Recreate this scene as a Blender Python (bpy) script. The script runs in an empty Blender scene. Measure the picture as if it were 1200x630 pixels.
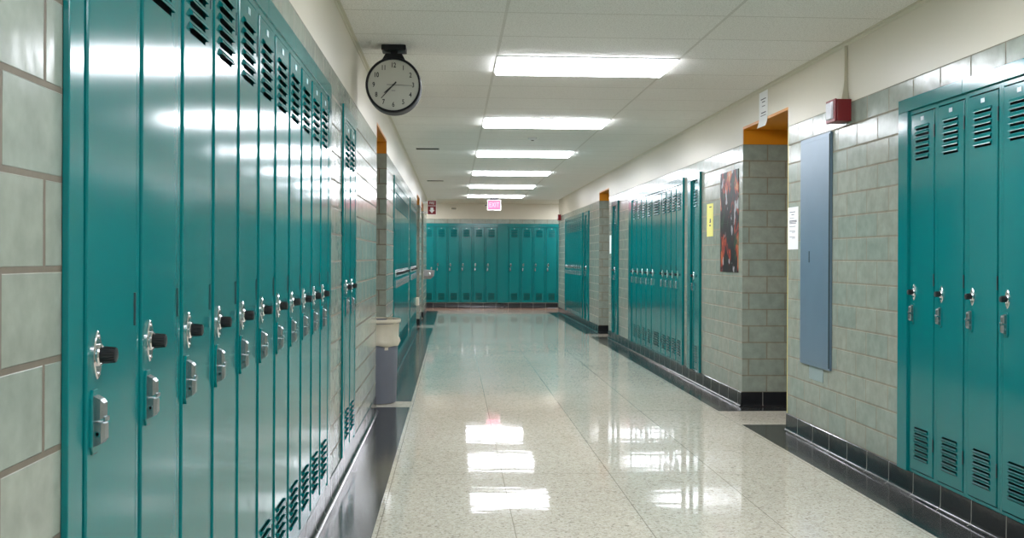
import bpy, bmesh, math, random
from mathutils import Matrix, Vector
random.seed(7)
D = bpy.data
COL = bpy.context.scene.collection
PI = math.pi

# ------------------------------------------------------------------ measures
XL, XR = -0.612, 2.385            # tiled wall planes left / right
FL, FR = -0.600, 2.360            # front plane of the locker trim left / right
H = 2.545                         # ceiling
BASE = 0.122                      # top of the black base tile
CRS = 0.1365                      # tile course
TOP = BASE + 15*CRS               # top of the glazed tile
WY0, WY1 = -6.0, 23.75            # corridor walls run
EY = 25.60                        # front plane of lockers on the end wall
NT = 2.0                          # top of the locker niches

# ------------------------------------------------------------------ materials
def new_mat(name):
    m = D.materials.new(name); m.use_nodes = True
    nt = m.node_tree
    return m, nt, nt.nodes['Principled BSDF']

def lin(r, g, b):
    f = lambda c: (c/255/12.92) if c/255 <= 0.04045 else ((c/255+0.055)/1.055)**2.4
    return (f(r), f(g), f(b), 1)

def math_node(nt, op, a, b=None, c=None):
    n = nt.nodes.new('ShaderNodeMath'); n.operation = op
    for i, v in enumerate((a, b, c)):
        if v is None: continue
        if isinstance(v, (int, float)): n.inputs[i].default_value = v
        else: nt.links.new(v, n.inputs[i])
    return n.outputs[0]

def mix_col(nt, fac, a, b, blend='MIX'):
    n = nt.nodes.new('ShaderNodeMix'); n.data_type = 'RGBA'; n.blend_type = blend
    for sock, v in ((n.inputs[0], fac), (n.inputs[6], a), (n.inputs[7], b)):
        if isinstance(v, (int, float)): sock.default_value = v
        elif isinstance(v, tuple): sock.default_value = v
        else: nt.links.new(v, sock)
    return n.outputs[2]

def noise(nt, vec, scale, detail=2.0, rough=0.5):
    n = nt.nodes.new('ShaderNodeTexNoise')
    n.inputs['Scale'].default_value = scale; n.inputs['Detail'].default_value = detail
    n.inputs['Roughness'].default_value = rough
    if vec is not None: nt.links.new(vec, n.inputs['Vector'])
    return n

def ramp(nt, fac, stops, interp='LINEAR'):
    n = nt.nodes.new('ShaderNodeValToRGB'); n.color_ramp.interpolation = interp
    e = n.color_ramp.elements
    while len(e) < len(stops): e.new(0.5)
    for i, (p, c) in enumerate(stops):
        e[i].position = p; e[i].color = c
    nt.links.new(fac, n.inputs[0])
    return n.outputs[0]

def bump(nt, height, strength, dist, normal=None):
    n = nt.nodes.new('ShaderNodeBump'); n.inputs['Strength'].default_value = strength
    n.inputs['Distance'].default_value = dist
    nt.links.new(height, n.inputs['Height'])
    if normal is not None: nt.links.new(normal, n.inputs['Normal'])
    return n.outputs[0]

def simple(name, col, rough=0.5, metal=0.0, spec=0.5, coat=0.0, nscale=0, namt=0.0, bscale=0, bamt=0.0):
    m, nt, p = new_mat(name)
    p.inputs['Base Color'].default_value = col
    p.inputs['Roughness'].default_value = rough; p.inputs['Metallic'].default_value = metal
    p.inputs['Specular IOR Level'].default_value = spec
    p.inputs['Coat Weight'].default_value = coat; p.inputs['Coat Roughness'].default_value = 0.08
    geo = nt.nodes.new('ShaderNodeNewGeometry')
    if nscale:
        n = noise(nt, geo.outputs['Position'], nscale, 3)
        dark = tuple(c*(1-namt) for c in col[:3])+(1,); lite = tuple(min(1, c*(1+namt)) for c in col[:3])+(1,)
        nt.links.new(mix_col(nt, n.outputs['Fac'], dark, lite), p.inputs['Base Color'])
    if bscale:
        n = noise(nt, geo.outputs['Position'], bscale, 2)
        nt.links.new(bump(nt, n.outputs['Fac'], bamt, 0.002), p.inputs['Normal'])
    return m

def emit(name, col, strength, base=(0.8, 0.8, 0.8, 1)):
    m, nt, p = new_mat(name)
    p.inputs['Base Color'].default_value = base
    p.inputs['Emission Color'].default_value = col; p.inputs['Emission Strength'].default_value = strength
    return m

def wall_coords(nt):
    """(along the wall, height) for faces that run along Y or along X"""
    geo = nt.nodes.new('ShaderNodeNewGeometry')
    sp = nt.nodes.new('ShaderNodeSeparateXYZ'); nt.links.new(geo.outputs['Position'], sp.inputs[0])
    sn = nt.nodes.new('ShaderNodeSeparateXYZ'); nt.links.new(geo.outputs['True Normal'], sn.inputs[0])
    f = math_node(nt, 'GREATER_THAN', math_node(nt, 'ABSOLUTE', sn.outputs[1]), 0.5)
    a = math_node(nt, 'MULTIPLY', sp.outputs[1], math_node(nt, 'SUBTRACT', 1.0, f))
    b = math_node(nt, 'MULTIPLY', sp.outputs[0], f)
    return geo, math_node(nt, 'ADD', a, b), sp.outputs[2]

def tile_mat(name, c1, c2, cm, w, h, z0, u0, mortar=0.006, rough=0.16, offset=0.5, bstr=0.5, spec=0.5):
    m, nt, p = new_mat(name); p.inputs['Specular IOR Level'].default_value = spec
    geo, u, z = wall_coords(nt)
    cb = nt.nodes.new('ShaderNodeCombineXYZ')
    nt.links.new(math_node(nt, 'ADD', u, -u0+60*w), cb.inputs[0]); nt.links.new(math_node(nt, 'ADD', z, -z0+4*h), cb.inputs[1])
    br = nt.nodes.new('ShaderNodeTexBrick'); br.offset = offset; br.offset_frequency = 2
    br.inputs['Scale'].default_value = 1.0; br.inputs['Brick Width'].default_value = w
    br.inputs['Row Height'].default_value = h; br.inputs['Mortar Size'].default_value = mortar
    br.inputs['Mortar Smooth'].default_value = 0.3; br.inputs['Bias'].default_value = 0.0
    br.inputs['Color1'].default_value = c1; br.inputs['Color2'].default_value = c2; br.inputs['Mortar'].default_value = cm
    nt.links.new(cb.outputs[0], br.inputs['Vector'])
    n = noise(nt, geo.outputs['Position'], 14, 4, 0.6)
    col = mix_col(nt, 0.22, br.outputs['Color'], ramp(nt, n.outputs['Fac'], [(0.3, (0.3, 0.3, 0.28, 1)), (0.7, (0.9, 0.9, 0.86, 1))]), 'OVERLAY')
    nt.links.new(col, p.inputs['Base Color'])
    r = math_node(nt, 'ADD', math_node(nt, 'MULTIPLY', br.outputs['Fac'], 0.5), rough)
    nt.links.new(r, p.inputs['Roughness'])
    inv = math_node(nt, 'SUBTRACT', 1.0, br.outputs['Fac'])
    b1 = bump(nt, inv, bstr, 0.004)
    n2 = noise(nt, geo.outputs['Position'], 9, 2)
    b2 = bump(nt, n2.outputs['Fac'], 0.25, 0.006, b1)
    nt.links.new(b2, p.inputs['Normal'])
    return m

M = {}
def build_materials():
    M['tile'] = tile_mat('glazed_wall_tile', lin(149, 154, 142), lin(139, 150, 140), lin(128, 122, 106), 0.305, CRS, BASE, 0.0, rough=0.19, spec=0.28)
    M['tile_left'] = tile_mat('glazed_wall_tile_left', lin(149, 154, 142), lin(139, 150, 140), lin(112, 105, 92), 0.305, 0.1387, 0.0904, -0.07, rough=0.17, spec=0.35)
    M['blackbase'] = tile_mat('black_base_tile', lin(30, 31, 33), lin(38, 39, 41), lin(120, 118, 110), 0.305, 0.30, -0.05, 7.134, 0.004, 0.14, 0.0, 0.3)
    M['plaster'] = simple('cream_gloss_plaster', lin(206, 200, 182), 0.34, spec=0.32, nscale=1.2, namt=0.04, bscale=26, bamt=0.22)
    M['orange'] = simple('orange_paint', lin(214, 138, 20), 0.4, nscale=3, namt=0.06)
    # teal enamel
    m, nt, p = new_mat('teal_locker_enamel')
    geo = nt.nodes.new('ShaderNodeNewGeometry')
    n = noise(nt, geo.outputs['Position'], 2.2, 3)
    nt.links.new(mix_col(nt, n.outputs['Fac'], lin(3, 108, 110), lin(8, 120, 119)), p.inputs['Base Color'])
    p.inputs['Roughness'].default_value = 0.125; p.inputs['Specular IOR Level'].default_value = 0.42
    n1 = noise(nt, geo.outputs['Position'], 190, 2)
    b = bump(nt, n1.outputs['Fac'], 0.02, 0.001)
    mp = nt.nodes.new('ShaderNodeMapping'); mp.inputs['Scale'].default_value = (2.2, 2.2, 0.8)
    nt.links.new(geo.outputs['Position'], mp.inputs[0])
    n2 = noise(nt, mp.outputs[0], 1.6, 1)
    b = bump(nt, n2.outputs['Fac'], 0.08, 0.02, b)
    nt.links.new(b, p.inputs['Normal'])
    M['teal'] = m
    M['inner'] = simple('grey_locker_lining', lin(70, 80, 80), 0.7)
    M['chrome'] = simple('chrome', (0.75, 0.75, 0.76, 1), 0.14, 1.0)
    M['latch'] = simple('dull_nickel', (0.42, 0.46, 0.48, 1), 0.25, 1.0)
    M['black'] = simple('black_plastic', (0.012, 0.012, 0.013, 1), 0.35)
    M['darksteel'] = simple('dark_hinge_steel', (0.02, 0.05, 0.055, 1), 0.4, 0.3)
    M['plate'] = simple('aluminium_plate', lin(150, 172, 176), 0.3, 0.5)
    # terrazzo
    m, nt, p = new_mat('polished_terrazzo')
    geo = nt.nodes.new('ShaderNodeNewGeometry')
    def chips(scale):
        v = nt.nodes.new('ShaderNodeTexVoronoi'); v.inputs['Scale'].default_value = scale
        nt.links.new(geo.outputs['Position'], v.inputs['Vector'])
        s = nt.nodes.new('ShaderNodeSeparateColor'); nt.links.new(v.outputs['Color'], s.inputs[0])
        return s.outputs[0]
    c = ramp(nt, chips(95), [(0.0, lin(122, 116, 106)), (0.07, lin(182, 175, 160)), (0.35, lin(200, 194, 180)), (0.8, lin(214, 209, 197))], 'CONSTANT')
    c2 = ramp(nt, chips(210), [(0.0, lin(108, 102, 92)), (0.05, lin(196, 190, 176)), (0.6, lin(208, 203, 190))], 'CONSTANT')
    c = mix_col(nt, 0.45, c, c2)
    big = noise(nt, geo.outputs['Position'], 0.9, 4)
    c = mix_col(nt, 0.35, c, ramp(nt, big.outputs['Fac'], [(0.3, lin(170, 160, 140)), (0.7, lin(226, 220, 205))]), 'SOFT_LIGHT')
    sp = nt.nodes.new('ShaderNodeSeparateXYZ'); nt.links.new(geo.outputs['Position'], sp.inputs[0])
    def lines(sock, period, phase, half):
        t = math_node(nt, 'PINGPONG', math_node(nt, 'ADD', sock, -phase+40*period), period/2)
        return math_node(nt, 'LESS_THAN', t, half)
    s = math_node(nt, 'MAXIMUM', lines(sp.outputs[0], 0.61, 0.28, 0.0022), lines(sp.outputs[1], 2.44, 1.05, 0.0022))
    c = mix_col(nt, math_node(nt, 'MULTIPLY', s, 0.6), c, lin(96, 88, 72))
    nt.links.new(c, p.inputs['Base Color'])
    p.inputs['Roughness'].default_value = 0.04
    p.inputs['IOR'].default_value = 1.45
    mp = nt.nodes.new('ShaderNodeMapping'); mp.inputs['Scale'].default_value = (1.6, 5.0, 1.0)
    nt.links.new(geo.outputs['Position'], mp.inputs[0])
    n = noise(nt, mp.outputs[0], 1.7, 2)
    b = bump(nt, n.outputs['Fac'], 0.045, 0.014)
    n = noise(nt, geo.outputs['Position'], 60, 1)
    b = bump(nt, n.outputs['Fac'], 0.008, 0.002, b)
    nt.links.new(b, p.inputs['Normal'])
    M['terrazzo'] = m
    m, nt, p = new_mat('black_terrazzo')
    geo = nt.nodes.new('ShaderNodeNewGeometry')
    v = nt.nodes.new('ShaderNodeTexVoronoi'); v.inputs['Scale'].default_value = 120
    nt.links.new(geo.outputs['Position'], v.inputs['Vector'])
    s = nt.nodes.new('ShaderNodeSeparateColor'); nt.links.new(v.outputs['Color'], s.inputs[0])
    nt.links.new(ramp(nt, s.outputs[0], [(0, lin(80, 80, 76)), (0.08, lin(42, 43, 43)), (0.6, lin(54, 54, 52))], 'CONSTANT'), p.inputs['Base Color'])
    p.inputs['Roughness'].default_value = 0.14
    n = noise(nt, geo.outputs['Position'], 2.4, 2)
    nt.links.new(bump(nt, n.outputs['Fac'], 0.08, 0.01), p.inputs['Normal'])
    M['blackfloor'] = m
    M['pinkfloor'] = simple('pink_terrazzo', lin(178, 140, 118), 0.15, nscale=60, namt=0.15)
    # ceiling tiles
    m, nt, p = new_mat('acoustic_ceiling_tile')
    geo = nt.nodes.new('ShaderNodeNewGeometry')
    sp = nt.nodes.new('ShaderNodeSeparateXYZ'); nt.links.new(geo.outputs['Position'], sp.inputs[0])
    def lines2(sock, period, phase, half):
        t = math_node(nt, 'PINGPONG', math_node(nt, 'ADD', sock, -phase+40*period), period/2)
        return math_node(nt, 'LESS_THAN', t, half)
    sx = lines2(sp.outputs[0], 1.212, 0.278, 0.009); sy = lines2(sp.outputs[1], 0.606, 6.867, 0.0075)
    seam = math_node(nt, 'MAXIMUM', sx, sy)
    n = noise(nt, geo.outputs['Position'], 130, 3)
    c = ramp(nt, n.outputs['Fac'], [(0.34, lin(204, 203, 196)), (0.5, lin(234, 233, 228)), (0.8, lin(240, 239, 235))])
    # each panel its own tint
    cb = nt.nodes.new('ShaderNodeCombineXYZ')
    nt.links.new(math_node(nt, 'FLOOR', math_node(nt, 'DIVIDE', math_node(nt, 'ADD', sp.outputs[0], -0.278), 1.212)), cb.inputs[0])
    nt.links.new(math_node(nt, 'FLOOR', math_node(nt, 'DIVIDE', math_node(nt, 'ADD', sp.outputs[1], -6.867), 0.606)), cb.inputs[1])
    w = nt.nodes.new('ShaderNodeTexWhiteNoise'); nt.links.new(cb.outputs[0], w.inputs['Vector'])
    c = mix_col(nt, math_node(nt, 'MULTIPLY', w.outputs['Value'], 0.12), c, lin(214, 208, 192))
    c = mix_col(nt, math_node(nt, 'MULTIPLY', seam, 0.42), c, lin(170, 166, 152))
    nt.links.new(c, p.inputs['Base Color']); p.inputs['Roughness'].default_value = 0.75
    b = bump(nt, n.outputs['Fac'], 0.3, 0.003)
    b = bump(nt, math_node(nt, 'SUBTRACT', 1.0, seam), 0.5, 0.004, b)
    nt.links.new(b, p.inputs['Normal'])
    M['ceiling'] = m
    M['white'] = simple('white_enamel', lin(225, 226, 226), 0.35)
    M['diffuser'] = emit('lit_prismatic_diffuser', (0.92, 0.945, 1.02, 1), 9.3)
    M['paper'] = simple('white_paper', lin(238, 240, 240), 0.7, nscale=30, namt=0.02)
    M['yellowpaper'] = simple('yellow_paper', lin(232, 226, 130), 0.7, nscale=30, namt=0.03)
    M['ink'] = simple('printed_ink', lin(70, 74, 84), 0.7)
    M['bluegrey'] = simple('blue_grey_enamel', lin(104, 128, 146), 0.33, 0.2, nscale=5, namt=0.1, bscale=4, bamt=0.15)
    M['bluetile'] = simple('blue_grey_patch', lin(140, 158, 158), 0.3, nscale=12, namt=0.08)
    M['red'] = simple('red_plastic', lin(128, 16, 26), 0.35, nscale=20, namt=0.06)
    M['lens'] = simple('strobe_lens', lin(232, 234, 244), 0.08, coat=0.6, bscale=300, bamt=1.0)
    M['conduit'] = simple('painted_raceway', lin(202, 198, 178), 0.4)
    M['wood'] = simple('brown_wood_veneer', lin(120, 86, 54), 0.4, nscale=9, namt=0.25)
    M['frame'] = simple('grey_door_frame', lin(150, 146, 130), 0.4)
    M['canbody'] = simple('grey_plastic', lin(100, 105, 116), 0.45, nscale=12, namt=0.05)
    M['bag'] = simple('cream_bin_liner', lin(190, 184, 164), 0.45, nscale=20, namt=0.05, bscale=30, bamt=0.5)
    M['clockface'] = simple('clock_dial', lin(196, 194, 184), 0.5, nscale=40, namt=0.02)
    M['clockcase'] = simple('black_clock_case', lin(24, 25, 28), 0.5, spec=0.3)
    M['glass'] = simple('clock_mark', lin(120, 118, 110), 0.5)
    M['exit'] = emit('lit_exit_panel', lin(255, 84, 132), 0.36, (0.25, 0.02, 0.05, 1))
    M['exitletter'] = emit('lit_exit_letter', lin(255, 165, 190), 0.38, (0.3, 0.1, 0.12, 1))
    M['steel'] = simple('brushed_steel', (0.3, 0.29, 0.29, 1), 0.42, 1.0, nscale=40, namt=0.1)
    M['vent'] = simple('dark_slot', lin(66, 66, 60), 0.6)
    M['yellow'] = simple('yellow_edge_paint', lin(206, 190, 112), 0.4)
    M['beige'] = simple('beige_plastic', lin(222, 214, 190), 0.4)
    # poster: abstract dark print with red, orange, green and white shapes
    m, nt, p = new_mat('glossy_poster')
    geo = nt.nodes.new('ShaderNodeNewGeometry')
    mp = nt.nodes.new('ShaderNodeMapping'); mp.inputs['Scale'].default_value = (1, 1.25, 0.8); mp.inputs['Location'].default_value = (3.1, 0.4, 1.7)
    nt.links.new(geo.outputs['Position'], mp.inputs[0])
    n = noise(nt, mp.outputs[0], 5.0, 4, 0.55); n.inputs['Distortion'].default_value = 0.8
    c = ramp(nt, n.outputs['Fac'], [(0.0, lin(16, 15, 18)), (0.47, lin(20, 18, 20)), (0.515, lin(58, 20, 18)), (0.555, lin(150, 44, 32)), (0.61, lin(190, 92, 50)), (0.66, lin(196, 140, 90))])
    n2 = noise(nt, mp.outputs[0], 7.0, 3, 0.5)
    k = ramp(nt, n2.outputs['Fac'], [(0.62, (0, 0, 0, 1)), (0.65, (1, 1, 1, 1))])
    c = mix_col(nt, k, c, lin(176, 178, 182))
    k = ramp(nt, n2.outputs['Fac'], [(0.34, (1, 1, 1, 1)), (0.40, (0, 0, 0, 1))])
    c = mix_col(nt, k, c, lin(30, 62, 38))
    nt.links.new(c, p.inputs['Base Color']); p.inputs['Roughness'].default_value = 0.42; p.inputs['Specular IOR Level'].default_value = 0.25
    M['poster'] = m

build_materials()

# ------------------------------------------------------------------ mesh helpers
class MB:
    def __init__(s): s.bm = bmesh.new(); s.mi = 0
    def face(s, vs, mi=None):
        try: f = s.bm.faces.new(vs)
        except ValueError: return None
        f.material_index = s.mi if mi is None else mi
        return f
    def poly(s, pts, mi=None): return s.face([s.bm.verts.new(p) for p in pts], mi)
    def box(s, x0, x1, y0, y1, z0, z1, bev=0.0):
        v = [s.bm.verts.new((x, y, z)) for z in (z0, z1) for y in (y0, y1) for x in (x0, x1)]
        fs = [s.face([v[i] for i in q]) for q in ((0, 2, 3, 1), (4, 5, 7, 6), (0, 1, 5, 4), (2, 6, 7, 3), (0, 4, 6, 2), (1, 3, 7, 5))]
        if bev > 0:
            es = list({e for f in fs for e in f.edges})
            r = bmesh.ops.bevel(s.bm, geom=es, offset=bev, segments=2, affect='EDGES', profile=0.5)
            for f in r['faces']: f.material_index = s.mi
        return s
    def prism(s, pts, vec):
        vec = Vector(vec)
        a = [s.bm.verts.new(p) for p in pts]; b = [s.bm.verts.new(Vector(p)+vec) for p in pts]
        s.face(a[::-1]); s.face(b)
        n = len(a)
        for i in range(n): s.face([a[i], a[(i+1) % n], b[(i+1) % n], b[i]])
        return s
    def rings(s, rings, cap0=True, cap1=True):
        vs = [[s.bm.verts.new(p) for p in r] for r in rings]
        n = len(vs[0])
        for a, b in zip(vs, vs[1:]):
            for i in range(n): s.face([a[i], a[(i+1) % n], b[(i+1) % n], b[i]])
        if cap0: s.face(vs[0][::-1])
        if cap1: s.face(vs[-1])
        return s
    def lathe(s, prof, axis='z', o=(0, 0, 0), n=32, cap0=True, cap1=True):
        """prof: (radius, distance along axis)"""
        R = []
        for r, t in prof:
            ring = []
            for k in range(n):
                a = 2*PI*k/n; p, q = r*math.cos(a), r*math.sin(a)
                if axis == 'z': ring.append((o[0]+p, o[1]+q, o[2]+t))
                elif axis == 'y': ring.append((o[0]+p, o[1]+t, o[2]+q))
                else: ring.append((o[0]+t, o[1]+p, o[2]+q))
            R.append(ring)
        return s.rings(R, cap0, cap1)
    def build(s, name, mats, parent=None, smooth=False, bevel=0.0, angle=40):
        bmesh.ops.recalc_face_normals(s.bm, faces=s.bm.faces)
        me = D.meshes.new(name); s.bm.to_mesh(me); s.bm.free()
        for m in (mats if isinstance(mats, (list, tuple)) else [mats]): me.materials.append(M[m] if isinstance(m, str) else m)
        if smooth:
            for p in me.polygons: p.use_smooth = True
            try: me.set_sharp_from_angle(angle=math.radians(angle))
            except Exception: pass
        o = D.objects.new(name, me); COL.objects.link(o)
        if parent is not None: o.parent = parent
        return o

def tag(o, label, cat, group=None):
    o['label'] = label; o['category'] = cat
    if group: o['group'] = group
    return o
def struct(o): o['kind'] = 'structure'; return o
def empty(name, loc=(0, 0, 0), rz=0.0):
    o = D.objects.new(name, None); COL.objects.link(o)
    o.location = loc; o.rotation_euler = (0, 0, rz); o.empty_display_size = 0.1
    return o
def kids(o): return [c for c in D.objects if c.parent == o]
def copy_tree(o, parent=None):
    c = o.copy(); COL.objects.link(c)
    for k in ('label', 'category', 'group'):
        if parent is None and k in c: del c[k]
    if parent is not None: c.parent = parent
    for ch in kids(o): copy_tree(ch, c)
    return c

def text_mesh(name, body, size, mat, parent, mtx, xs=1.0, ext=0.001, bold=0.0):
    cu = D.curves.new('text_tmp', 'FONT'); cu.body = body; cu.size = size; cu.extrude = ext
    cu.offset = bold; cu.align_x = 'CENTER'; cu.align_y = 'CENTER'
    t = D.objects.new('text_tmp', cu); COL.objects.link(t)
    bpy.context.view_layer.update()
    dg = bpy.context.evaluated_depsgraph_get()
    me = D.meshes.new_from_object(t.evaluated_get(dg))
    D.objects.remove(t); D.curves.remove(cu)
    me.transform(Matrix.Diagonal((xs, 1, 1, 1))); me.transform(mtx); me.name = name
    me.materials.clear(); me.materials.append(M[mat])
    o = D.objects.new(name, me); COL.objects.link(o); o.parent = parent
    return o

# ------------------------------------------------------------------ banks and openings along both walls
# (start, end) of trim, cell edges in order of the locker's own left-to-right, per wall
def uni(a, w, n): return [a+w*i for i in range(n+1)]
LEFT_BANKS = [
    dict(key='L1', t=(1.676, 5.19), cells=uni(1.735, 0.305, 11)),
    dict(key='L2', t=(5.78, 6.52), cells=uni(5.845, 0.305, 2)),
    dict(key='L3', t=(10.74, 14.11), cells=uni(10.875, 0.311, 10)),
    dict(key='L4', t=(14.68, 17.02), cells=uni(14.78, 0.305, 7)),
]
RIGHT_BANKS = [
    dict(key='R1', t=(4.06, 5.464), cells=[5.35-0.305*i for i in range(5)], rec=0.010),
    dict(key='R2', t=(9.985, 10.50), cells=[10.37, 10.065], rec=0.022),
    dict(key='R3', t=(10.735, 14.08), cells=[13.86, 13.51, 13.16, 12.81, 12.46, 11.88, 11.61, 11.34, 11.07, 10.80], rec=0.010),
    dict(key='R4', t=(15.05, 15.63), cells=[15.51, 15.205], rec=0.022),
    dict(key='R5', t=(18.36, 18.98), cells=[18.86, 18.555], rec=0.022),
    dict(key='R6', t=(19.20, 22.22), cells=[22.10-0.312*i for i in range(10)], rec=0.010),
]
LEFT_OPEN = [(8.37, 9.62), (17.50, 18.92), (20.10, 21.35)]
RIGHT_OPEN = [(7.385, 8.56), (16.04, 17.13)]

# ------------------------------------------------------------------ the shell
def build_wall(name, x, sgn, banks, opens, soffit):
    """x: face plane; sgn: direction away from the corridor"""
    mb = MB()
    T = 0.34; DEP = 0.95
    def bx(d0, d1, y0, y1, z0, z1, mi):
        mb.mi = mi
        a, b = x+sgn*d0, x+sgn*d1
        mb.box(min(a, b), max(a, b), y0, y1, z0, z1)
    cuts = []
    for b in banks:
        lo, hi = min(b['cells']), max(b['cells'])
        cuts.append((lo, hi, 'n'))
    for o in opens: cuts.append((o[0], o[1], 'o'))
    cuts.sort()
    y = WY0
    for a, b, k in cuts+[(WY1, WY1, None)]:
        if a > y: bx(0, T, y, a, 0, TOP, 0)
        if k == 'n':
            bx(0, T, a, b, 0, BASE, 0); bx(0, T, a, b, NT, TOP, 0)
            bx(T-0.02, T, a, b, BASE, NT, 0)
        if k == 'o':
            # deep returns of the recess and its back wall
            bx(T, DEP, a-0.12, a, 0, TOP, 0); bx(T, DEP, b, b+0.12, 0, TOP, 0)
            bx(DEP, DEP+0.1, a-0.12, b+0.12, 0, H+0.05, 1)
            bx(0, DEP, a, b, soffit, soffit+0.02, 2)
            bx(0, T, a, b, soffit+0.02, H+0.05, 1)
        y = b
    # plaster band over the tile, painted returns over the recess sides
    y = WY0
    for a, b, k in [c for c in cuts if c[2] == 'o']+[(WY1, WY1, None)]:
        bx(0, T, y, a, TOP, H+0.05, 1)
        y = b
    for a, b in opens:
        for yy0, yy1 in ((a-0.0, a+0.003), (b-0.003, b+0.0)):
            bx(0.004, DEP, yy0, yy1, TOP, soffit, 2)
        bx(T, DEP, a-0.12, a, TOP, H+0.05, 1); bx(T, DEP, b, b+0.12, TOP, H+0.05, 1)
    struct(mb.build(name, ['tile_left' if sgn < 0 else 'tile', 'plaster', 'orange']))

build_wall('wall_left', XL, -1, LEFT_BANKS, LEFT_OPEN, 2.275)
build_wall('wall_right', XR, 1, RIGHT_BANKS, RIGHT_OPEN, 2.29)

def base_profile(mb, x, sgn, y0, y1):
    """black cove base along a wall running in Y"""
    pr = [(0, 0), (0.030, 0), (0.024, 0.003), (0.015, 0.008), (0.009, 0.016), (0.007, 0.028), (0.006, BASE-0.004), (0.002, BASE), (0, BASE)]
    mb.prism([(x-sgn*p, y0, z) for p, z in pr], (0, y1-y0, 0))
def base_return(mb, y, dirn, x0, x1):
    pr = [(0, 0), (0.030, 0), (0.024, 0.003), (0.015, 0.008), (0.009, 0.016), (0.007, 0.028), (0.006, BASE-0.004), (0.002, BASE), (0, BASE)]
    mb.prism([(x0, y+dirn*p, z) for p, z in pr], (x1-x0, 0, 0))
for nm, x, sgn, opens in (('baseboard_left', XL, -1, LEFT_OPEN), ('baseboard_right', XR, 1, RIGHT_OPEN)):
    mb = MB(); y = WY0
    for a, b in opens:
        base_profile(mb, x, sgn, y, a)
        base_return(mb, a, 1, x, x+sgn*0.9); base_return(mb, b, -1, x, x+sgn*0.9)
        y = b
    base_profile(mb, x, sgn, y, WY1)
    struct(mb.build(nm, 'blackbase', smooth=True, angle=30))

# floor, dark borders, ceiling
mb = MB(); mb.box(-4.2, 6.2, WY0-0.2, 24.25, -0.1, 0); struct(mb.build('floor', 'terrazzo'))
mb = MB(); mb.box(-4.2, 6.2, 24.25, 26.2, -0.1, 0); struct(mb.build('floor_crossing', 'pinkfloor'))
BT = 0.0012
mb = MB()
def rect(x0, x1, y0, y1): mb.box(min(x0, x1), max(x0, x1), y0, y1, 0.0001, BT)
segs = [(WY0, 8.60, None, 8.37), (8.95, 18.3, 9.62, 17.50), (19.15, 24.2, 18.92, None)]
rect(-0.352, XL, WY0, 8.37); rect(-0.352, XL-0.6, 8.37, 8.60)
rect(-0.352, XL-0.6, 8.95, 9.62); rect(-0.352, XL, 9.62, 17.50); rect(-0.352, XL-0.6, 17.50, 18.3)
rect(-0.352, XL-0.6, 19.0, 18.92+0.02) if False else None
rect(-0.352, XL, 19.1, 24.2)
struct(mb.build('floor_border_left', 'blackfloor'))
mb = MB()
XB = 2.13
rect(XB, XR, WY0, 7.385); rect(XB, XR+0.6, 7.385, 7.63)
rect(XB, XR+0.6, 8.32, 8.56); rect(XB, XR, 8.56, 16.04); rect(XB, XR+0.6, 16.04, 16.25)
rect(XB, XR+0.6, 16.88, 17.13); rect(XB, XR, 17.13, 23.6)
struct(mb.build('floor_border_right', 'blackfloor'))

mb = MB(); mb.box(XL-0.02, XR+0.02, WY0-0.2, 23.62, H, H+0.1); struct(mb.build('ceiling', 'ceiling'))
mb = MB(); mb.box(-4.2, 6.2, 23.62, 26.2, H, H+0.1); struct(mb.build('ceiling_crossing', 'plaster'))
# wall angle that carries the tile edge
for nm, x, s in (('trim_ceiling_left', XL, 1), ('trim_ceiling_right', XR, -1)):
    mb = MB(); a, b = x, x+s*0.022
    mb.box(min(a, b), max(a, b), WY0, 23.6, H-0.004, H-0.0005)
    a, b = x, x+s*0.004
    mb.box(min(a, b), max(a, b), WY0, 23.6, H-0.024, H-0.004)
    struct(mb.build(nm, 'conduit'))

# wall behind the viewer, walls of the crossing corridor
mb = MB(); mb.box(XL-0.4, XR+0.4, WY0-0.2, WY0, 0, TOP); mb.mi = 1; mb.box(XL-0.4, XR+0.4, WY0-0.2, WY0, TOP, H+0.05)
struct(mb.build('wall_back', ['tile', 'plaster']))
# end wall with the niche for its lockers: tile above, below and beside
EX0, EX1 = -0.755, 2.55
mb = MB(); WF = EY+0.012
mb.box(-4.2, EX0, WF, WF+0.34, 0, TOP); mb.box(EX1, 6.2, WF, WF+0.34, 0, TOP)
mb.box(EX0, EX1, WF, WF+0.34, 0, 0.135); mb.box(EX0, EX1, WF, WF+0.34, NT, TOP); mb.box(EX0, EX1, WF+0.32, WF+0.34, 0.135, NT)
mb.mi = 1; mb.box(-4.2, 6.2, WF, WF+0.34, TOP, H+0.05)
struct(mb.build('wall_end', ['tile', 'plaster']))
mb = MB(); base_return(mb, WF, -1, -4.2, 6.2); struct(mb.build('baseboard_end', 'blackbase', smooth=True, angle=30))
for nm, x0, x1 in (('wall_crossing_left', -4.3, -4.2), ('wall_crossing_right', 6.2, 6.3)):
    mb = MB(); mb.box(x0, x1, 23.4, 26.0, 0, TOP); mb.mi = 1; mb.box(x0, x1, 23.4, 26.0, TOP, H+0.05)
    struct(mb.build(nm, ['tile', 'plaster']))
for nm, x0, x1 in (('wall_crossing_front_left', -4.2, XL-0.34), ('wall_crossing_front_right', XR+0.34, 6.2)):
    mb = MB(); mb.box(x0, x1, WY1-0.15, WY1, 0, TOP); mb.mi = 1; mb.box(x0, x1, WY1-0.15, WY1, TOP, H+0.05)
    struct(mb.build(nm, ['tile', 'plaster']))
# thin pale yellow strip on the corner beside the electrical panel
mb = MB(); mb.box(XR-0.0015, XR+0.012, 7.372, 7.386, 0.124, TOP); struct(mb.build('trim_corner', 'yellow'))

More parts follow.
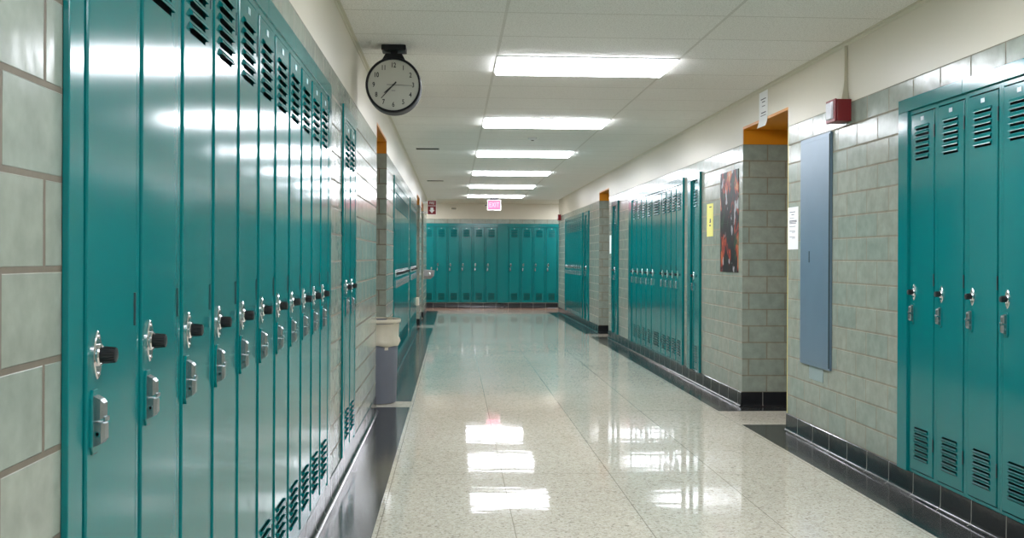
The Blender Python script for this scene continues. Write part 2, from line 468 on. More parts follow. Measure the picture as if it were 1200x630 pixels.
# doors at the back of the recesses
def recess_door(idx, x, sgn, y0, y1):
    root = empty('door_%d' % idx, (x+sgn*0.95, (y0+y1)/2, 0), -PI/2 if sgn > 0 else PI/2)
    root['kind'] = 'structure'
    w = (y1-y0)/2-0.05
    mb = MB(); mb.box(-w+0.05, w-0.05, -0.045, -0.002, 0.005, 2.08, 0.003); mb.build('leaf', 'wood', root)
    mb = MB(); mb.box(-w, -w+0.05, -0.06, -0.001, 0, 2.14); mb.box(w-0.05, w, -0.06, -0.001, 0, 2.14); mb.box(-w+0.05, w-0.05, -0.06, -0.001, 2.08, 2.14)
    mb.build('door_frame', 'frame', root)
    mb = MB(); mb.lathe([(0.03, -0.045), (0.03, -0.052), (0.012, -0.055), (0.012, -0.08), (0.026, -0.088), (0.028, -0.1), (0.018, -0.112)], 'y', (-w+0.12, 0, 1.0), 24)
    mb.build('door_knob', 'chrome', root, True)
k = 1
for a, b in LEFT_OPEN: recess_door(k, XL, -1, a, b); k += 1
for a, b in RIGHT_OPEN: recess_door(k, XR, 1, a, b); k += 1

# ------------------------------------------------------------------ locker trim
def bank_trim(idx, place, lo, hi, c0, c1, depth):
    """local frame: x along the wall, y into the wall, front at 0"""
    root = empty('tmp')
    mb = MB()
    zt0, zt1 = NT-0.006, 2.062
    mb.box(lo, c0, 0, depth, BASE+0.001, zt0, 0.002)
    mb.box(c1, hi, 0, depth, BASE+0.001, zt0, 0.002)
    # top band in lengths that butt together
    n = max(1, round((hi-lo)/0.61)); st = (hi-lo)/n
    for i in range(n): mb.box(lo+st*i+0.0006, lo+st*(i+1)-0.0006, 0, depth, zt0, zt1, 0.002)
    o = mb.build('trim_%d' % idx, 'teal')
    D.objects.remove(root)
    place(o); struct(o)
def place_left(y, ):
    def f(o): o.location = (FL, 0, 0); o.rotation_euler = (0, 0, PI/2)
    return f
def place_right():
    def f(o): o.location = (FR, 0, 0); o.rotation_euler = (0, 0, -PI/2)
    return f
ti = 1
for b in LEFT_BANKS:
    bank_trim(ti, place_left(0), b['t'][0], b['t'][1], min(b['cells']), max(b['cells']), abs(FL-XL)-0.0005); ti += 1
for b in RIGHT_BANKS:
    bank_trim(ti, place_right(), -b['t'][1], -b['t'][0], -max(b['cells']), -min(b['cells']), abs(FR-XR)-0.0005); ti += 1
def place_end(o): o.location = (0, EY, 0)
bank_trim(ti, place_end, EX0-0.09, EX1+0.07, EX0, EX1, 0.0115); ti += 1

# ------------------------------------------------------------------ lockers
Z0, Z1 = 0.141, 1.968            # door
LOCKZ, HANDZ = 1.054, 0.944
def vent_rows(w, top):
    vw = min(0.155, w*0.52) if w < 0.45 else 0.30
    cx = w/2
    if top: zs = [1.728+0.0305*i for i in range(6)]
    else: zs = [0.205+0.0285*i for i in range(6)]
    return cx-vw/2, cx+vw/2, zs
def make_locker(w, zb=BASE, lock=True):
    root = empty('locker')
    e = 0.0004
    # hollow steel cabinet with a face frame
    mb = MB(); y0, yb = 0.0042, 0.30
    mb.box(e, 0.0192, y0, 0.02, zb, NT-0.001, 0.001); mb.box(w-0.0192, w-e, y0, 0.02, zb, NT-0.001, 0.001)
    mb.box(0.0192, w-0.0192, y0, 0.02, zb, Z0-0.004, 0.001); mb.box(0.0192, w-0.0192, y0, 0.02, Z1+0.005, NT-0.001, 0.001)
    mb.mi = 1
    mb.box(e, 0.002, 0.02, yb, zb, NT-0.001); mb.box(w-0.002, w-e, 0.02, yb, zb, NT-0.001)
    mb.box(0.002, w-0.002, 0.02, yb, zb, zb+0.003); mb.box(0.002, w-0.002, 0.02, yb, NT-0.004, NT-0.001); mb.box(0.002, w-0.002, yb-0.003, yb, zb+0.003, NT-0.004)
    mb.build('cabinet', ['teal', 'inner'], root)
    # sheet door: chamfered edge, flanges, slots left open for the vents
    mb = MB(); bm = mb.bm
    xa, xb = 0.026, w-0.026; ch = 0.003; yf = 0.0
    va0, va1, zt = vent_rows(w, True); _, _, zbm = vent_rows(w, False)
    xs = [xa+ch, va0+0.004, va1-0.004, xb-ch]
    slots = [(z+0.0075, z+0.0165) for z in zbm]+[(z+0.001, z+0.019) for z in zt]
    zs = [Z0+ch]+[q for s in slots for q in s]+[Z1-ch]
    grid = {}
    for i, x in enumerate(xs):
        for j, z in enumerate(zs): grid[i, j] = bm.verts.new((x, yf, z))
    for i in range(3):
        for j in range(len(zs)-1):
            if i == 1 and j % 2 == 1: continue
            mb.face([grid[i, j], grid[i+1, j], grid[i+1, j+1], grid[i, j+1]])
    # boundary loop in order, then chamfer and flange rings
    nj = len(zs)-1
    loop = [grid[i, 0] for i in range(4)]+[grid[3, j] for j in range(1, nj+1)]+[grid[i, nj] for i in (2, 1, 0)]+[grid[0, j] for j in range(nj-1, 0, -1)]
    def off(v, d, y):
        x, _, z = v.co
        if abs(x-xs[0]) < 1e-6: x -= d
        if abs(x-xs[3]) < 1e-6: x += d
        if abs(z-zs[0]) < 1e-6: z -= d
        if abs(z-zs[-1]) < 1e-6: z += d
        return bm.verts.new((x, y, z))
    prev = loop
    for d, y in ((ch*0.6, 0.0008), (ch, 0.0035), (ch, 0.019)):
        cur = [off(v, d, y) for v in loop]
        for a in range(len(loop)):
            b = (a+1) % len(loop)
            mb.face([prev[a], prev[b], cur[b], cur[a]])
        prev = cur
    door = mb.build('door', 'teal', root)
    # louvres: pressed hoods over open slots
    for zsx, up in ((zt, 1), (zbm, -1)):      # the lower group opens upwards
        mb = MB()
        for z in zsx:
            zl, h = z+0.0105, up*0.016           # lip of the hood, rise to its root
            prof = [(0.0, 1.0), (0.35, 0.80), (0.75, 0.45), (1.0, 0.12), (1.0, 0.0)]
            outer = [(-0.0085*a, zl+h*b) for a, b in prof]
            inner = [(-max(0.0085*a-0.0014, -0.0005), zl+h*b*0.9) for a, b in prof][::-1]
            pts = outer+inner
            # strip sheet across the width
            n = len(pts)
            A = [mb.bm.verts.new((va0, y, zz)) for y, zz in pts]; B = [mb.bm.verts.new((va1, y, zz)) for y, zz in pts]
            for i in range(n): mb.face([A[i], A[(i+1) % n], B[(i+1) % n], B[i]])
            for xx in (va0, va1):
                c = [mb.bm.verts.new((xx, y, zz)) for y, zz in outer]+[mb.bm.verts.new((xx, 0.0, zl))]
                mb.face(c)
        mb.build('louver_vent', 'teal', door, True, angle=50)
    mb = MB(); mb.box(w/2-0.017, w/2+0.017, -0.0018, 0.0, 1.928, 1.948, 0.0006); mb.build('number_plate', 'plate', door)
    for z in (0.27, 1.09, 1.83):
        mb = MB(); mb.lathe([(0.0034, 0), (0.0034, 0.062)], 'z', (w-0.0232, 0.001, z), 10); mb.build('hinge', 'darksteel', root, True)
    if not lock: return root
    # built-in combination lock: pointed oval plate, collar, knurled black dial
    lx = 0.068
    def oval(hw, hh, n=14):
        pts = []
        for k in range(n+1):
            t = -1+2*k/n; pts.append((hw*(1-t*t)**0.9+0.0018, hh*t))
        return pts+[(-x, z) for x, z in pts[::-1]]
    mb = MB()
    o1, o2 = oval(0.018, 0.041), oval(0.016, 0.0385)
    mb.rings([[(lx+x, -0.0, LOCKZ+z) for x, z in o1], [(lx+x, -0.003, LOCKZ+z) for x, z in o1], [(lx+x, -0.005, LOCKZ+z) for x, z in o2]], False, True)
    mb.lathe([(0.0185, -0.005), (0.0185, -0.008), (0.0165, -0.0105), (0.0155, -0.0105), (0.0150, -0.008)], 'y', (lx, 0, LOCKZ), 28, False, True)
    for dz in (-0.031, 0.031): mb.lathe([(0.0035, -0.005), (0.003, -0.0068), (0.001, -0.0072)], 'y', (lx, 0, LOCKZ+dz), 10, False, True)
    lk = mb.build('combination_lock', 'chrome', root, True, angle=35)
    mb = MB(); R = []
    nn = 40
    for r, t, kn in ((0.0135, -0.0085, 0), (0.0140, -0.012, 0), (0.0140, -0.016, 1), (0.0128, -0.030, 1), (0.0120, -0.0335, 1), (0.0085, -0.0345, 0)):
        R.append([(lx+(r*(1+kn*0.045*(1 if q % 2 else -1)))*math.cos(2*PI*q/nn), t, LOCKZ+(r*(1+kn*0.045*(1 if q % 2 else -1)))*math.sin(2*PI*q/nn)) for q in range(nn)])
    mb.rings(R); mb.build('dial', 'black', lk, True, angle=30)
    # lift handle: teal backing plate with tapered ends, raised two-part nickel latch
    hx = 0.054
    mb = MB()
    pl = [(-0.019, -0.040), (-0.010, -0.054), (0.012, -0.054), (0.019, -0.044), (0.019, 0.044), (0.012, 0.054), (-0.010, 0.054), (-0.019, 0.040)]
    mb.rings([[(hx+x, 0, HANDZ+z) for x, z in pl], [(hx+x, -0.0035, HANDZ+z) for x, z in pl], [(hx+x*0.92, -0.005, HANDZ+z*0.97) for x, z in pl]], False, True)
    hd = mb.build('handle', 'teal', root)
    mb = MB()
    for za, zb_, d in ((0.003, 0.044, 0.021), (-0.041, 0.000, 0.023)):
        zc0, zc1 = HANDZ+za, HANDZ+zb_
        c0, c1 = (0.004, 0.012) if za > 0 else (0.013, 0.002)
        x0, x1 = hx-0.012, hx+0.013
        rl = []
        for y, sx, i0, i1 in ((-0.0045, 0.0, 0, 0), (-d*0.75, 0.0005, c0*0.4, c1*0.5), (-d, 0.003, c0, c1)):
            rl.append([(x0+sx, y, zc0+i0), (x1-sx, y, zc0+i0), (x1-sx, y, zc1-i1), (x0+sx, y, zc1-i1)])
        mb.rings(rl, False, True)
    # pull lip on top of the latch
    mb.box(hx-0.010, hx+0.011, -0.0245, -0.020, HANDZ+0.001, HANDZ+0.009, 0.001)
    lt = mb.build('lift_latch', 'latch', hd)
    mb = MB()
    mb.lathe([(0.0048, 0.0), (0.0048, -0.0012), (0.0030, -0.0012), (0.0030, 0.0)], 'x', (hx-0.0122, -0.012, HANDZ-0.019), 16)
    mb.build('padlock_eyelet', 'chrome', hd, True)
    mb = MB()
    mb.lathe([(0.0048, 0.0), (0.0048, 0.0012), (0.0030, 0.0012), (0.0030, 0.0)], 'x', (hx+0.0132, -0.012, HANDZ-0.019), 16)
    mb.build('padlock_eyelet', 'chrome', hd, True)
    return root

ORD = ['first', 'second', 'third', 'fourth', 'fifth', 'sixth', 'seventh', 'eighth', 'ninth', 'tenth', 'eleventh']
CACHE = {}
def locker_at(w, loc, rz, label, group, lock=True, zb=BASE):
    key = (round(w, 3), lock, zb)
    if key in CACHE: o = copy_tree(CACHE[key])
    else: o = make_locker(w, zb, lock); CACHE[key] = o
    o.location = loc; o.rotation_euler = (0, 0, rz)
    tag(o, label, 'locker', group)
    return o
LAB = {
 'L1': ('%s teal locker from the camera in the long left foreground row', 'lockers in the left foreground row'),
 'L2': (None, 'paired lockers past the left foreground row'),
 'L3': ('%s teal locker from the near end of the left row beyond the trash can', 'lockers beyond the trash can'),
 'L4': ('%s teal locker from the near end of the farthest left-wall row', 'lockers in the farthest left row'),
 'R1': ('%s teal locker, counted from the grey panel, in the right foreground row', 'lockers in the right foreground row'),
 'R3': ('%s teal locker from the far end of the middle right-wall row', 'lockers in the middle right row'),
 'R6': ('%s teal locker from the far end of the farthest right-wall row', 'lockers in the farthest right row'),
}
for b in LEFT_BANKS:
    c = b['cells']
    for i in range(len(c)-1):
        fmt, grp = LAB[b['key']]
        if b['key'] == 'L2': lab = ('nearer' if i == 0 else 'farther')+' locker of the narrow teal pair on the left wall below the clock'
        else: lab = fmt % ORD[i]
        locker_at(c[i+1]-c[i], (FL-0.0005, c[i], 0), PI/2, lab, grp)
SINGLE = {'R2': 'single teal locker standing alone beside the yellow notice on right wall',
          'R4': 'single teal locker standing alone just before the far right doorway recess',
          'R5': 'single teal locker standing alone beyond the far right doorway recess'}
for b in RIGHT_BANKS:
    c = b['cells']
    for i in range(len(c)-1):
        if b['key'] in SINGLE: lab, grp = SINGLE[b['key']], 'single lockers on the right wall'
        else:
            fmt, grp = LAB[b['key']]; lab = fmt % ORD[i]
            if b['key'] == 'R3' and i == 4: lab = 'extra wide teal locker in the middle of the middle right-wall row'
        locker_at(c[i]-c[i+1], (FR+b['rec'], c[i], 0), -PI/2, lab, grp)
ex = [EX0+0.305*i for i in range(7)]
for i in range(6):
    locker_at(0.305, (ex[i], EY+0.004, 0), 0, '%s teal locker from the left on the end wall under the exit sign' % ORD[i], 'lockers on the end wall', True, 0.1355)
x = ex[6]
# blank filler between the two runs on the end wall
mb = MB(); mb.box(x+0.001, 1.329, EY+0.003, EY+0.03, 0.1355, NT-0.001, 0.002)
tag(mb.build('filler_panel', 'teal'), 'plain teal filler panel without lock between two locker runs on end wall', 'panel')
for i in range(4):
    locker_at(0.305, (1.33+0.305*i, EY+0.004, 0), 0, '%s teal locker to the right of the blank panel on the end wall' % ORD[i], 'lockers on the end wall', True, 0.1355)

# ------------------------------------------------------------------ ceiling lights
LX = 0.884
def make_light():
    root = empty('ceiling_light')
    mb = MB(); w, d = 0.604, 0.301
    z0, z1 = -0.008, -0.0008
    mb.box(-w, -w+0.012, -d, d, z0, z1); mb.box(w-0.012, w, -d, d, z0, z1); mb.box(-w+0.012, w-0.012, -d, -d+0.012, z0, z1); mb.box(-w+0.012, w-0.012, d-0.012, d, z0, z1)
    mb.build('frame', 'white', root)
    mb = MB(); mb.box(-w+0.0125, w-0.0125, -d+0.0125, d-0.0125, -0.026, -0.0012, 0.006); mb.build('diffuser', 'diffuser', root)
    return root
names = {0: 'lit fluorescent ceiling panel nearest the camera, above the clock side', 1: 'second lit fluorescent ceiling panel from the camera', 2: 'third lit fluorescent ceiling panel from the camera',
         3: 'fourth lit fluorescent ceiling panel from the camera', 4: 'fifth lit fluorescent ceiling panel from the camera', 5: 'farthest lit fluorescent ceiling panel, just above the exit sign'}
names[0] = 'largest, nearest lit fluorescent panel in the ceiling, right of the clock'
first = None
for k in range(-4, 6):
    o = make_light() if first is None else copy_tree(first)
    first = first or o
    o.location = (LX, 7.17+3.03*k, H)
    tag(o, names.get(k, 'lit fluorescent ceiling panel overhead behind the camera'), 'ceiling light', 'fluorescent ceiling panels' if k >= 0 else 'fluorescent panels behind the camera')

for lx, side in ((-1.36, 'left'), (3.14, 'right')):  # extra panels added out of view to brighten the end wall lockers
    o = copy_tree(first); o.location = (lx, 24.65, H)
    tag(o, 'lit fluorescent ceiling panel in the crossing corridor round the %s corner' % side, 'ceiling light', 'fluorescent panels in the crossing corridor')
# ceiling slot vents
for i, (vx, vy, lab) in enumerate(((-0.32, 12.80, 'thin dark ceiling slot vent on the left, nearer the clock'), (-0.32, 18.10, 'thin dark ceiling slot vent on the left, nearer the end wall'))):
    root = empty('slot_vent', (vx, vy, H)); tag(root, lab, 'vent', 'ceiling slot vents')
    mb = MB(); mb.box(-0.14, 0.14, -0.055, -0.045, -0.006, -0.0008); mb.box(-0.14, 0.14, 0.045, 0.055, -0.006, -0.0008); mb.box(-0.14, -0.132, -0.045, 0.045, -0.006, -0.0008); mb.box(0.132, 0.14, -0.045, 0.045, -0.006, -0.0008)
    mb.build('frame', 'vent', root)
    mb = MB(); mb.box(-0.132, 0.132, -0.045, 0.045, -0.003, -0.0008); mb.box(-0.132, 0.132, -0.018, -0.012, -0.0055, -0.003); mb.box(-0.132, 0.132, 0.012, 0.018, -0.0055, -0.003)
    mb.build('slot', 'vent', root)
root = empty('smoke_detector', (0.86, 11.5, H)); tag(root, 'small white round detector on the ceiling between the second and third lights', 'detector')
mb = MB(); mb.lathe([(0.05, -0.0008), (0.05, -0.012), (0.042, -0.024), (0.03, -0.03)], 'z', n=28); mb.build('housing', 'white', root, True)
mb = MB(); mb.lathe([(0.016, -0.03), (0.014, -0.036)], 'z', n=20); mb.build('sensor_cap', 'vent', root, True)

# ------------------------------------------------------------------ clock
def clock():
    cx, cy, cz = -0.378, 6.55, 2.292
    root = empty('hanging_clock', (cx, cy, cz)); tag(root, 'round black-rimmed analog clock hanging from the ceiling above the left lockers', 'clock')
    R, dp = 0.172, 0.15
    RX = Matrix.Rotation(PI/2, 4, 'X')
    mb = MB(); mb.lathe([(R-0.015, 0.004), (R-0.013, -0.004), (R-0.004, -0.006), (R, -0.001), (R+0.001, 0.01), (R+0.001, dp-0.01), (R, dp+0.001), (R-0.004, dp+0.006), (R-0.013, dp+0.004), (R-0.015, dp-0.004)], 'y', n=72, cap0=False, cap1=False)
    mb.build('case', 'clockcase', root, True, angle=50)
    mb = MB(); mb.lathe([(R-0.0152, 0.004), (R-0.0152, 0.008)], 'y', n=64); mb.build('dial_face', 'clockface', root)
    mb = MB(); mb.lathe([(R-0.0152, dp-0.008), (R-0.0152, dp-0.004)], 'y', n=64); mb.build('dial_face', 'clockface', root)
    for i in range(1, 13):
        a = 2*PI*i/12; r = 0.122
        text_mesh('numeral', str(i), 0.042, 'black', root, Matrix.Translation((r*math.sin(a), 0.0035, r*math.cos(a))) @ RX, 0.76, 0.0005, 0.0009)
    def hand(name, ang, l0, l1, w0, w1, y, mat):
        mb = MB(); a = math.radians(ang); d = Vector((math.sin(a), 0, math.cos(a))); n = Vector((math.cos(a), 0, -math.sin(a)))
        p = [d*-l0-n*w0, d*-l0+n*w0, d*l1+n*w1, d*l1-n*w1]
        mb.prism([(q.x, y, q.z) for q in p], (0, -0.0012, 0)); return mb.build(name, mat, root)
    hand('hour_hand', 228.5, 0.02, 0.075, 0.0042, 0.003, 0.001, 'black')
    hand('minute_hand', 222, 0.026, 0.112, 0.0042, 0.0022, -0.001, 'black')
    hand('second_hand', 92, 0.04, 0.115, 0.0014, 0.001, -0.003, 'clockcase')
    mb = MB(); mb.lathe([(0.006, 0.003), (0.006, -0.005)], 'y', n=20); mb.build('hub', 'black', root)
    mb = MB(); mb.box(-0.012, 0.012, 0.0028, 0.0038, -0.036, -0.033); mb.build('maker_mark', 'ink', root)
    # saddle, neck and ceiling plate
    mb = MB()
    arc = [((R+0.003)*math.sin(t), (R+0.003)*math.cos(t)) for t in [math.radians(x) for x in range(-24, 25, 6)]]
    top = [(0.05, R+0.026), (-0.05, R+0.026)]
    mb.prism([(x, 0.015, z) for x, z in arc+top], (0, dp-0.03, 0)); mb.build('saddle', 'clockcase', root)
    zc = H-cz
    mb = MB(); mb.box(-0.022, 0.022, 0.045, 0.105, R+0.0255, zc-0.028, 0.003); mb.build('neck', 'clockcase', root)
    mb = MB(); mb.box(-0.076, 0.076, 0.0, 0.15, zc-0.034, zc-0.001, 0.004); mb.build('ceiling_plate', 'clockcase', root)
clock()

# ------------------------------------------------------------------ things on the right wall
def on_right(name, y, z=0.0):       # local x runs away from viewer's left: toward smaller Y, y into wall
    return empty(name, (XR, y, z), -PI/2)

# grey electrical panel
root = on_right('electrical_panel', 6.78); tag(root, 'tall flat blue-grey electrical panel on the right wall between doorway and lockers', 'electrical panel')
mb = MB(); w = 0.284
mb.box(-w, w, -0.016, -0.0005, 0.518, 2.03, 0.002); mb.build('cover', 'bluegrey', root)
mb = MB(); mb.box(-w+0.02, w-0.012, -0.020, -0.016, 0.545, 2.0, 0.0015); pd = mb.build('panel_door', 'bluegrey', root)
mb = MB(); mb.box(w-0.0115, w-0.004, -0.0215, -0.016, 0.53, 2.015, 0.001); mb.build('edge_strip', 'darksteel', root)
mb = MB(); mb.box(-0.096, -0.084, -0.0225, -0.020, 1.20, 1.275, 0.001); mb.build('slot_latch', 'darksteel', pd)
mb = MB(); mb.box(-0.13, 0.13, -0.003, -0.0005, 0.425, 0.512)
o = mb.build('wall_patch', 'bluetile'); o.location = (XR, 6.78, 0); o.rotation_euler = (0, 0, -PI/2)
tag(o, 'small bluish patch on the tile right under the electrical panel', 'patch')

# fire alarm strobe with raceway
root = on_right('fire_alarm', 6.265, 2.12); tag(root, 'red box fire alarm strobe high on the right wall above the electrical panel', 'fire alarm')
mb = MB(); mb.box(-0.078, 0.078, -0.088, -0.0005, -0.066, 0.066, 0.003); mb.build('housing', 'red', root)
mb = MB(); mb.box(-0.078, 0.078, -0.102, -0.0885, -0.069, 0.069, 0.004); fp = mb.build('front_plate', 'red', root)
mb = MB()
rl = []
for y, s in ((-0.102, 1.0), (-0.112, 0.92), (-0.116, 0.75)):
    rl.append([(-0.05*s, y, -0.028-0.022*s), (0.05*s, y, -0.028-0.022*s), (0.05*s, y, 0.020+0.036*s), (-0.05*s, y, 0.020+0.036*s)])
mb.rings(rl, False, True); mb.build('strobe_lens', 'lens', fp)
mb = MB()
mb.rings([[(-0.045, -0.0005, 0.0665), (0.03, -0.0005, 0.0665), (0.03, -0.045, 0.0665), (-0.045, -0.045, 0.0665)],
          [(-0.016, -0.0005, 0.15), (0.014, -0.0005, 0.15), (0.014, -0.024, 0.15), (-0.016, -0.024, 0.15)],
          [(-0.012, -0.0005, 0.19), (0.012, -0.0005, 0.19), (0.012, -0.02, 0.19), (-0.012, -0.02, 0.19)],
          [(-0.012, -0.0005, H-2.12-0.026), (0.012, -0.0005, H-2.12-0.026), (0.012, -0.02, H-2.12-0.026), (-0.012, -0.02, H-2.12-0.026)]])
mb.build('cable_raceway', 'conduit', root)
# second, far alarm
root = on_right('fire_alarm', 23.35, 2.13); tag(root, 'tiny red alarm box at the far end of the right wall by end lockers', 'fire alarm')
mb = MB(); mb.box(-0.08, 0.08, -0.06, -0.0005, -0.066, 0.066, 0.004); mb.build('housing', 'red', root)
mb = MB(); mb.box(-0.04, 0.04, -0.07, -0.06, -0.04, 0.04, 0.004); mb.build('strobe_lens', 'lens', root)

# paper notices
def curl_sheet(mb, w, h, curl=0.0, lean=0.0, n=14):
    """sheet hanging in local xz with its lower part curling off the wall"""
    R1 = []; R2 = []
    for k in range(n+1):
        t = k/n; z = -h*t; y = -0.0018-curl*max(0, t-0.7)**2*11
        R1.append(y); R2.append(z)
    fr = [[mb.bm.verts.new((x, R1[k], R2[k])) for k in range(n+1)] for x in (-w/2, w/2)]
    bk = [[mb.bm.verts.new((x, R1[k]+0.0008, R2[k])) for k in range(n+1)] for x in (-w/2, w/2)]
    for k in range(n):
        mb.face([fr[0][k], fr[1][k], fr[1][k+1], fr[0][k+1]]); mb.face([bk[0][k], bk[0][k+1], bk[1][k+1], bk[1][k]])
        mb.face([fr[0][k], fr[0][k+1], bk[0][k+1], bk[0][k]]); mb.face([fr[1][k], bk[1][k], bk[1][k+1], fr[1][k+1]])
    mb.face([fr[0][0], bk[0][0], bk[1][0], fr[1][0]]); mb.face([fr[0][n], fr[1][n], bk[1][n], bk[0][n]])
def notice(place, w, h, label, mat='paper', lines=(), curl=0.0, cat='notice'):
    root = place; tag(root, label, cat)
    mb = MB(); curl_sheet(mb, w, h, curl); mb.build('sheet', mat, root)
    if lines:
        mb = MB()
        for x0, x1, z0, z1 in lines: mb.box(x0*w, x1*w, -0.0024, -0.0019, -h*z1, -h*z0)
        mb.build('printed_lines', 'ink', root)
    return root
notice(on_right('paper_notice', 7.262, 1.588), 0.222, 0.298, 'white printed paper notice taped at the corner beside the electrical panel',
       lines=[(-0.34, 0.2, 0.11, 0.125), (-0.15, 0.1, 0.17, 0.185), (-0.34, 0.1, 0.255, 0.262), (-0.36, 0.36, 0.315, 0.335), (-0.36, 0.36, 0.345, 0.36), (-0.36, 0.3, 0.375, 0.39), (-0.36, 0.25, 0.455, 0.465), (-0.36, 0.2, 0.56, 0.57), (-0.1, 0.2, 0.59, 0.6), (-0.36, 0.2, 0.70, 0.71), (-0.1, 0.2, 0.73, 0.74)])
notice(on_right('paper_notice', 7.985, 2.515), 0.222, 0.275, 'white printed paper hung above the right doorway recess, lower edge curling', curl=0.018,
       lines=[(-0.3, 0.3, 0.20, 0.225), (-0.15, 0.2, 0.28, 0.305), (-0.15, 0.2, 0.40, 0.42), (-0.25, 0.3, 0.58, 0.61), (-0.3, 0.3, 0.66, 0.68)])
notice(on_right('paper_notice', 9.66, 1.735), 0.235, 0.305, 'yellow paper notice on the right wall between single locker and poster', 'yellowpaper',
       lines=[(-0.1, 0.25, 0.09, 0.12), (-0.02, 0.14, 0.46, 0.56), (-0.08, 0.16, 0.56, 0.585), (-0.08, 0.12, 0.64, 0.69)])
notice(on_right('paper_notice', 15.84, 1.575), 0.22, 0.28, 'white paper notice at the edge of the far right doorway recess')
o = empty('paper_notice', (XL, 17.27, 1.60), PI/2)
notice(o, 0.22, 0.28, 'white paper notice on the left wall past the farthest locker row')
# poster in two sheets
root = on_right('poster', 8.975, 1.555); tag(root, 'tall dark poster with red and orange figures on the right wall', 'poster')
mb = MB(); mb.box(-0.295, 0.295, -0.004, -0.0008, -0.02, 0.425); mb.build('upper_sheet', 'poster', root)
mb = MB(); mb.box(-0.292, 0.296, -0.005, -0.0008, -0.447, -0.021); mb.build('lower_sheet', 'poster', root)

# ------------------------------------------------------------------ things at the far end
root = empty('exit_sign', (0.877, 22.85, H)); tag(root, 'small lit pink EXIT sign hanging from the ceiling in front of end wall', 'exit sign')
mb = MB(); mb.box(-0.15, 0.15, -0.022, 0.022, -0.286, -0.056, 0.006); mb.build('housing', 'white', root)
mb = MB(); mb.box(-0.138, 0.138, -0.0245, -0.0222, -0.274, -0.068); fc = mb.build('lit_face', 'exit', root)
text_mesh('exit_lettering', 'EXIT', 0.15, 'exitletter', fc, Matrix.Translation((0, -0.0262, -0.171)) @ Matrix.Rotation(PI/2, 4, 'X'), 0.72, 0.0012)
mb = MB(); mb.box(-0.09, 0.09, -0.03, 0.03, -0.055, -0.001, 0.003); mb.build('ceiling_mount', 'clockcase', root)
mb = MB(); mb.box(-0.20, -0.151, -0.012, 0.012, -0.19, -0.165); mb.build('side_bracket', 'clockcase', root)

root = empty('fire_sign', (XL, 20.75, 2.21)); tag(root, 'red FIRE sign with white down arrow projecting from the left wall end', 'sign')
mb = MB(); mb.box(0.095, 0.268, -0.003, 0.003, -0.142, 0.142); pn = mb.build('panel', 'red', root)
mb = MB()
for q in ((0.095, 0.268, 0.134, 0.142), (0.095, 0.268, -0.142, -0.134), (0.095, 0.101, -0.134, 0.134), (0.262, 0.268, -0.134, 0.134), (0.108, 0.255, 0.030, 0.038)): mb.box(q[0], q[1], -0.0045, -0.0032, q[2], q[3])
mb.build('white_border', 'paper', pn)
text_mesh('fire_lettering', 'FIRE', 0.07, 'paper', pn, Matrix.Translation((0.1815, -0.0042, 0.085)) @ Matrix.Rotation(PI/2, 4, 'X'), 0.8, 0.0008)
mb = MB(); mb.prism([(0.1815+x, -0.0032, z) for x, z in ((0, -0.11), (0.055, -0.05), (0.03, -0.05), (0.03, 0.0), (-0.03, 0.0), (-0.03, -0.05), (-0.055, -0.05))], (0, -0.0014, 0)); mb.build('down_arrow', 'paper', pn)
mb = MB(); mb.box(0.0005, 0.006, -0.02, 0.02, -0.12, 0.12); mb.box(0.006, 0.0955, -0.004, 0.004, 0.085, 0.115); mb.box(0.006, 0.0955, -0.004, 0.004, -0.115, -0.085); mb.build('wall_bracket', 'white', root)

# drinking fountain
root = empty('drinking_fountain', (XL, 22.1, 0)); tag(root, 'small steel drinking fountain on the left wall end near teal end lockers', 'drinking fountain')
mb = MB()
mb.rings([[(0.0005, -0.17, 0.78), (0.14, -0.15, 0.78), (0.14, 0.15, 0.78), (0.0005, 0.17, 0.78)], [(0.0005, -0.19, 0.84), (0.20, -0.17, 0.84), (0.20, 0.17, 0.84), (0.0005, 0.19, 0.84)],
          [(0.0005, -0.19, 0.97), (0.215, -0.17, 0.955), (0.215, 0.17, 0.955), (0.0005, 0.19, 0.97)]])
mb.build('basin', 'steel', root)
mb = MB(); mb.lathe([(0.012, 0.955), (0.012, 0.985), (0.02, 0.99), (0.015, 1.02), (0.006, 1.025)], 'z', (0.15, -0.08, 0), 16); mb.build('bubbler', 'chrome', root, True)
mb = MB(); mb.lathe([(0.03, -0.17), (0.03, -0.185), (0.02, -0.19)], 'y', (0.11, 0, 0.885), 20); mb.build('push_button', 'chrome', root, True)

# small cream box low on the wall
root = empty('outlet_box', (XL, 17.36, 0.5)); tag(root, 'small cream outlet box low on the left wall past the farthest lockers', 'outlet box')
mb = MB(); mb.box(0.0005, 0.045, -0.05, 0.05, -0.065, 0.065, 0.005); mb.build('box', 'beige', root)
mb = MB(); mb.box(0.045, 0.048, -0.04, 0.04, -0.055, 0.055, 0.001); mb.build('cover_plate', 'white', root)

# small dark grille on the end wall plaster
root = empty('wall_grille', (0.0, WF, 2.42)); tag(root, 'tiny dark grille on the cream plaster above the end lockers', 'grille')
mb = MB(); mb.box(-0.075, 0.075, -0.012, -0.0005, -0.03, 0.03, 0.002); mb.build('frame', 'beige', root)
mb = MB()
for z in (-0.016, 0.0, 0.016): mb.box(-0.06, 0.06, -0.016, -0.0121, z-0.005, z+0.005)
mb.build('slats', 'vent', root)

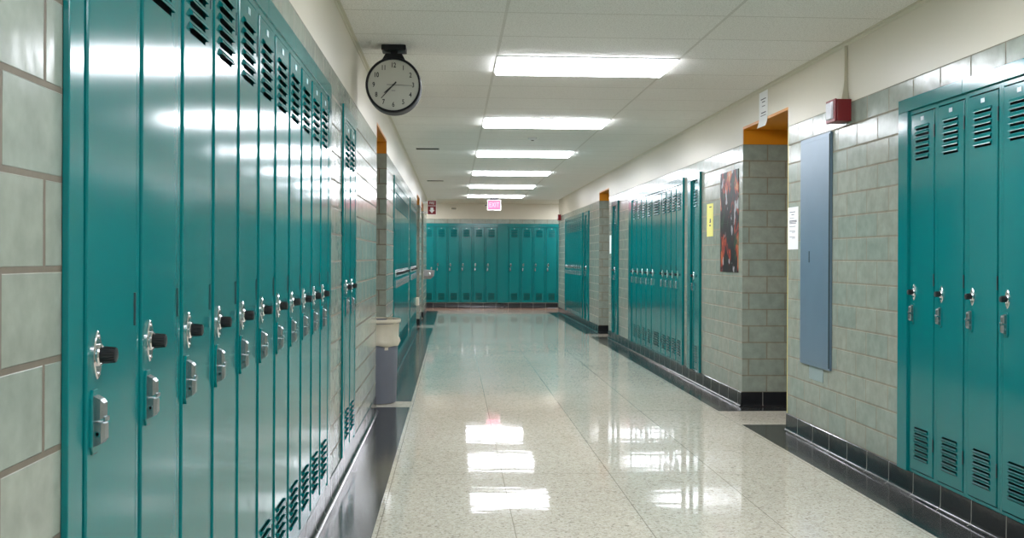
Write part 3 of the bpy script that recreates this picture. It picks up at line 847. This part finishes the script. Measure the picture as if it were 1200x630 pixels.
# ------------------------------------------------------------------ trash can
root = empty('trash_can', (-0.672, 8.93, 0)); tag(root, 'grey plastic trash can with cream liner folded over its rim, left doorway', 'trash can')
mb = MB()
mb.lathe([(0.0, 0.004), (0.190, 0.004), (0.193, 0.015), (0.207, 0.66), (0.222, 0.672), (0.222, 0.690), (0.212, 0.693), (0.204, 0.66), (0.186, 0.03), (0.0, 0.03)], 'z', n=48, cap0=False, cap1=False)
mb.build('bin', 'canbody', root, True, angle=40)
mb = MB(); n = 72; R = []
for t, (r, z, amp) in enumerate(((0.198, 0.45, 0.004), (0.202, 0.66, 0.002), (0.214, 0.699, 0.0), (0.225, 0.704, 0.0), (0.2295, 0.694, 0.001), (0.228, 0.676, 0.001), (0.2155, 0.668, 0.001), (0.2135, 0.60, 0.0025), (0.2125, 0.54, 0.003), (0.2165, 0.528, 0.004), (0.2175, 0.506, 0.005), (0.2125, 0.488, 0.002), (0.2105, 0.484, 0.002))):
    ring = []
    for k in range(n):
        a = 2*PI*k/n
        wob = amp*(math.sin(5*a+t*0.7)+0.6*math.sin(11*a+1.3*t)+0.4*math.sin(19*a))
        zz = z+(0.008*math.sin(3*a+0.6)+0.004*math.sin(8*a) if z < 0.56 and t > 5 else 0)
        ring.append(((r+wob)*math.cos(a), (r+wob)*math.sin(a), zz))
    R.append(ring)
mb.rings(R, True, False); mb.build('liner', 'bag', root, True, angle=60)

# ------------------------------------------------------------------ camera, world, view
psi = math.atan(68.5/1230.0)
cam = D.cameras.new('camera'); co = D.objects.new('camera', cam); COL.objects.link(co)
cam.sensor_width = 36; cam.sensor_fit = 'HORIZONTAL'; cam.lens = 36*1230.0/1200
cam.shift_y = -12.7/1200
cam.clip_start = 0.05; cam.clip_end = 100
co.matrix_world = Matrix.Translation((0, 0, 1.22)) @ Matrix.Rotation(-psi, 4, 'Z') @ Matrix.Rotation(PI/2, 4, 'X') @ Matrix.Rotation(0.0045, 4, 'Z')
sc = bpy.context.scene; sc.camera = co
sc.cycles.max_bounces = 16; sc.cycles.diffuse_bounces = 10; sc.cycles.glossy_bounces = 6
w = D.worlds.new('world'); sc.world = w; w.use_nodes = True
w.node_tree.nodes['Background'].inputs[0].default_value = (0.8, 0.88, 1, 1); w.node_tree.nodes['Background'].inputs[1].default_value = 0.05
sc.view_settings.view_transform = 'Standard'; sc.view_settings.look = 'None'
sc.view_settings.exposure = 1.4; sc.view_settings.gamma = 1.0; sc.view_settings.use_curve_mapping = False
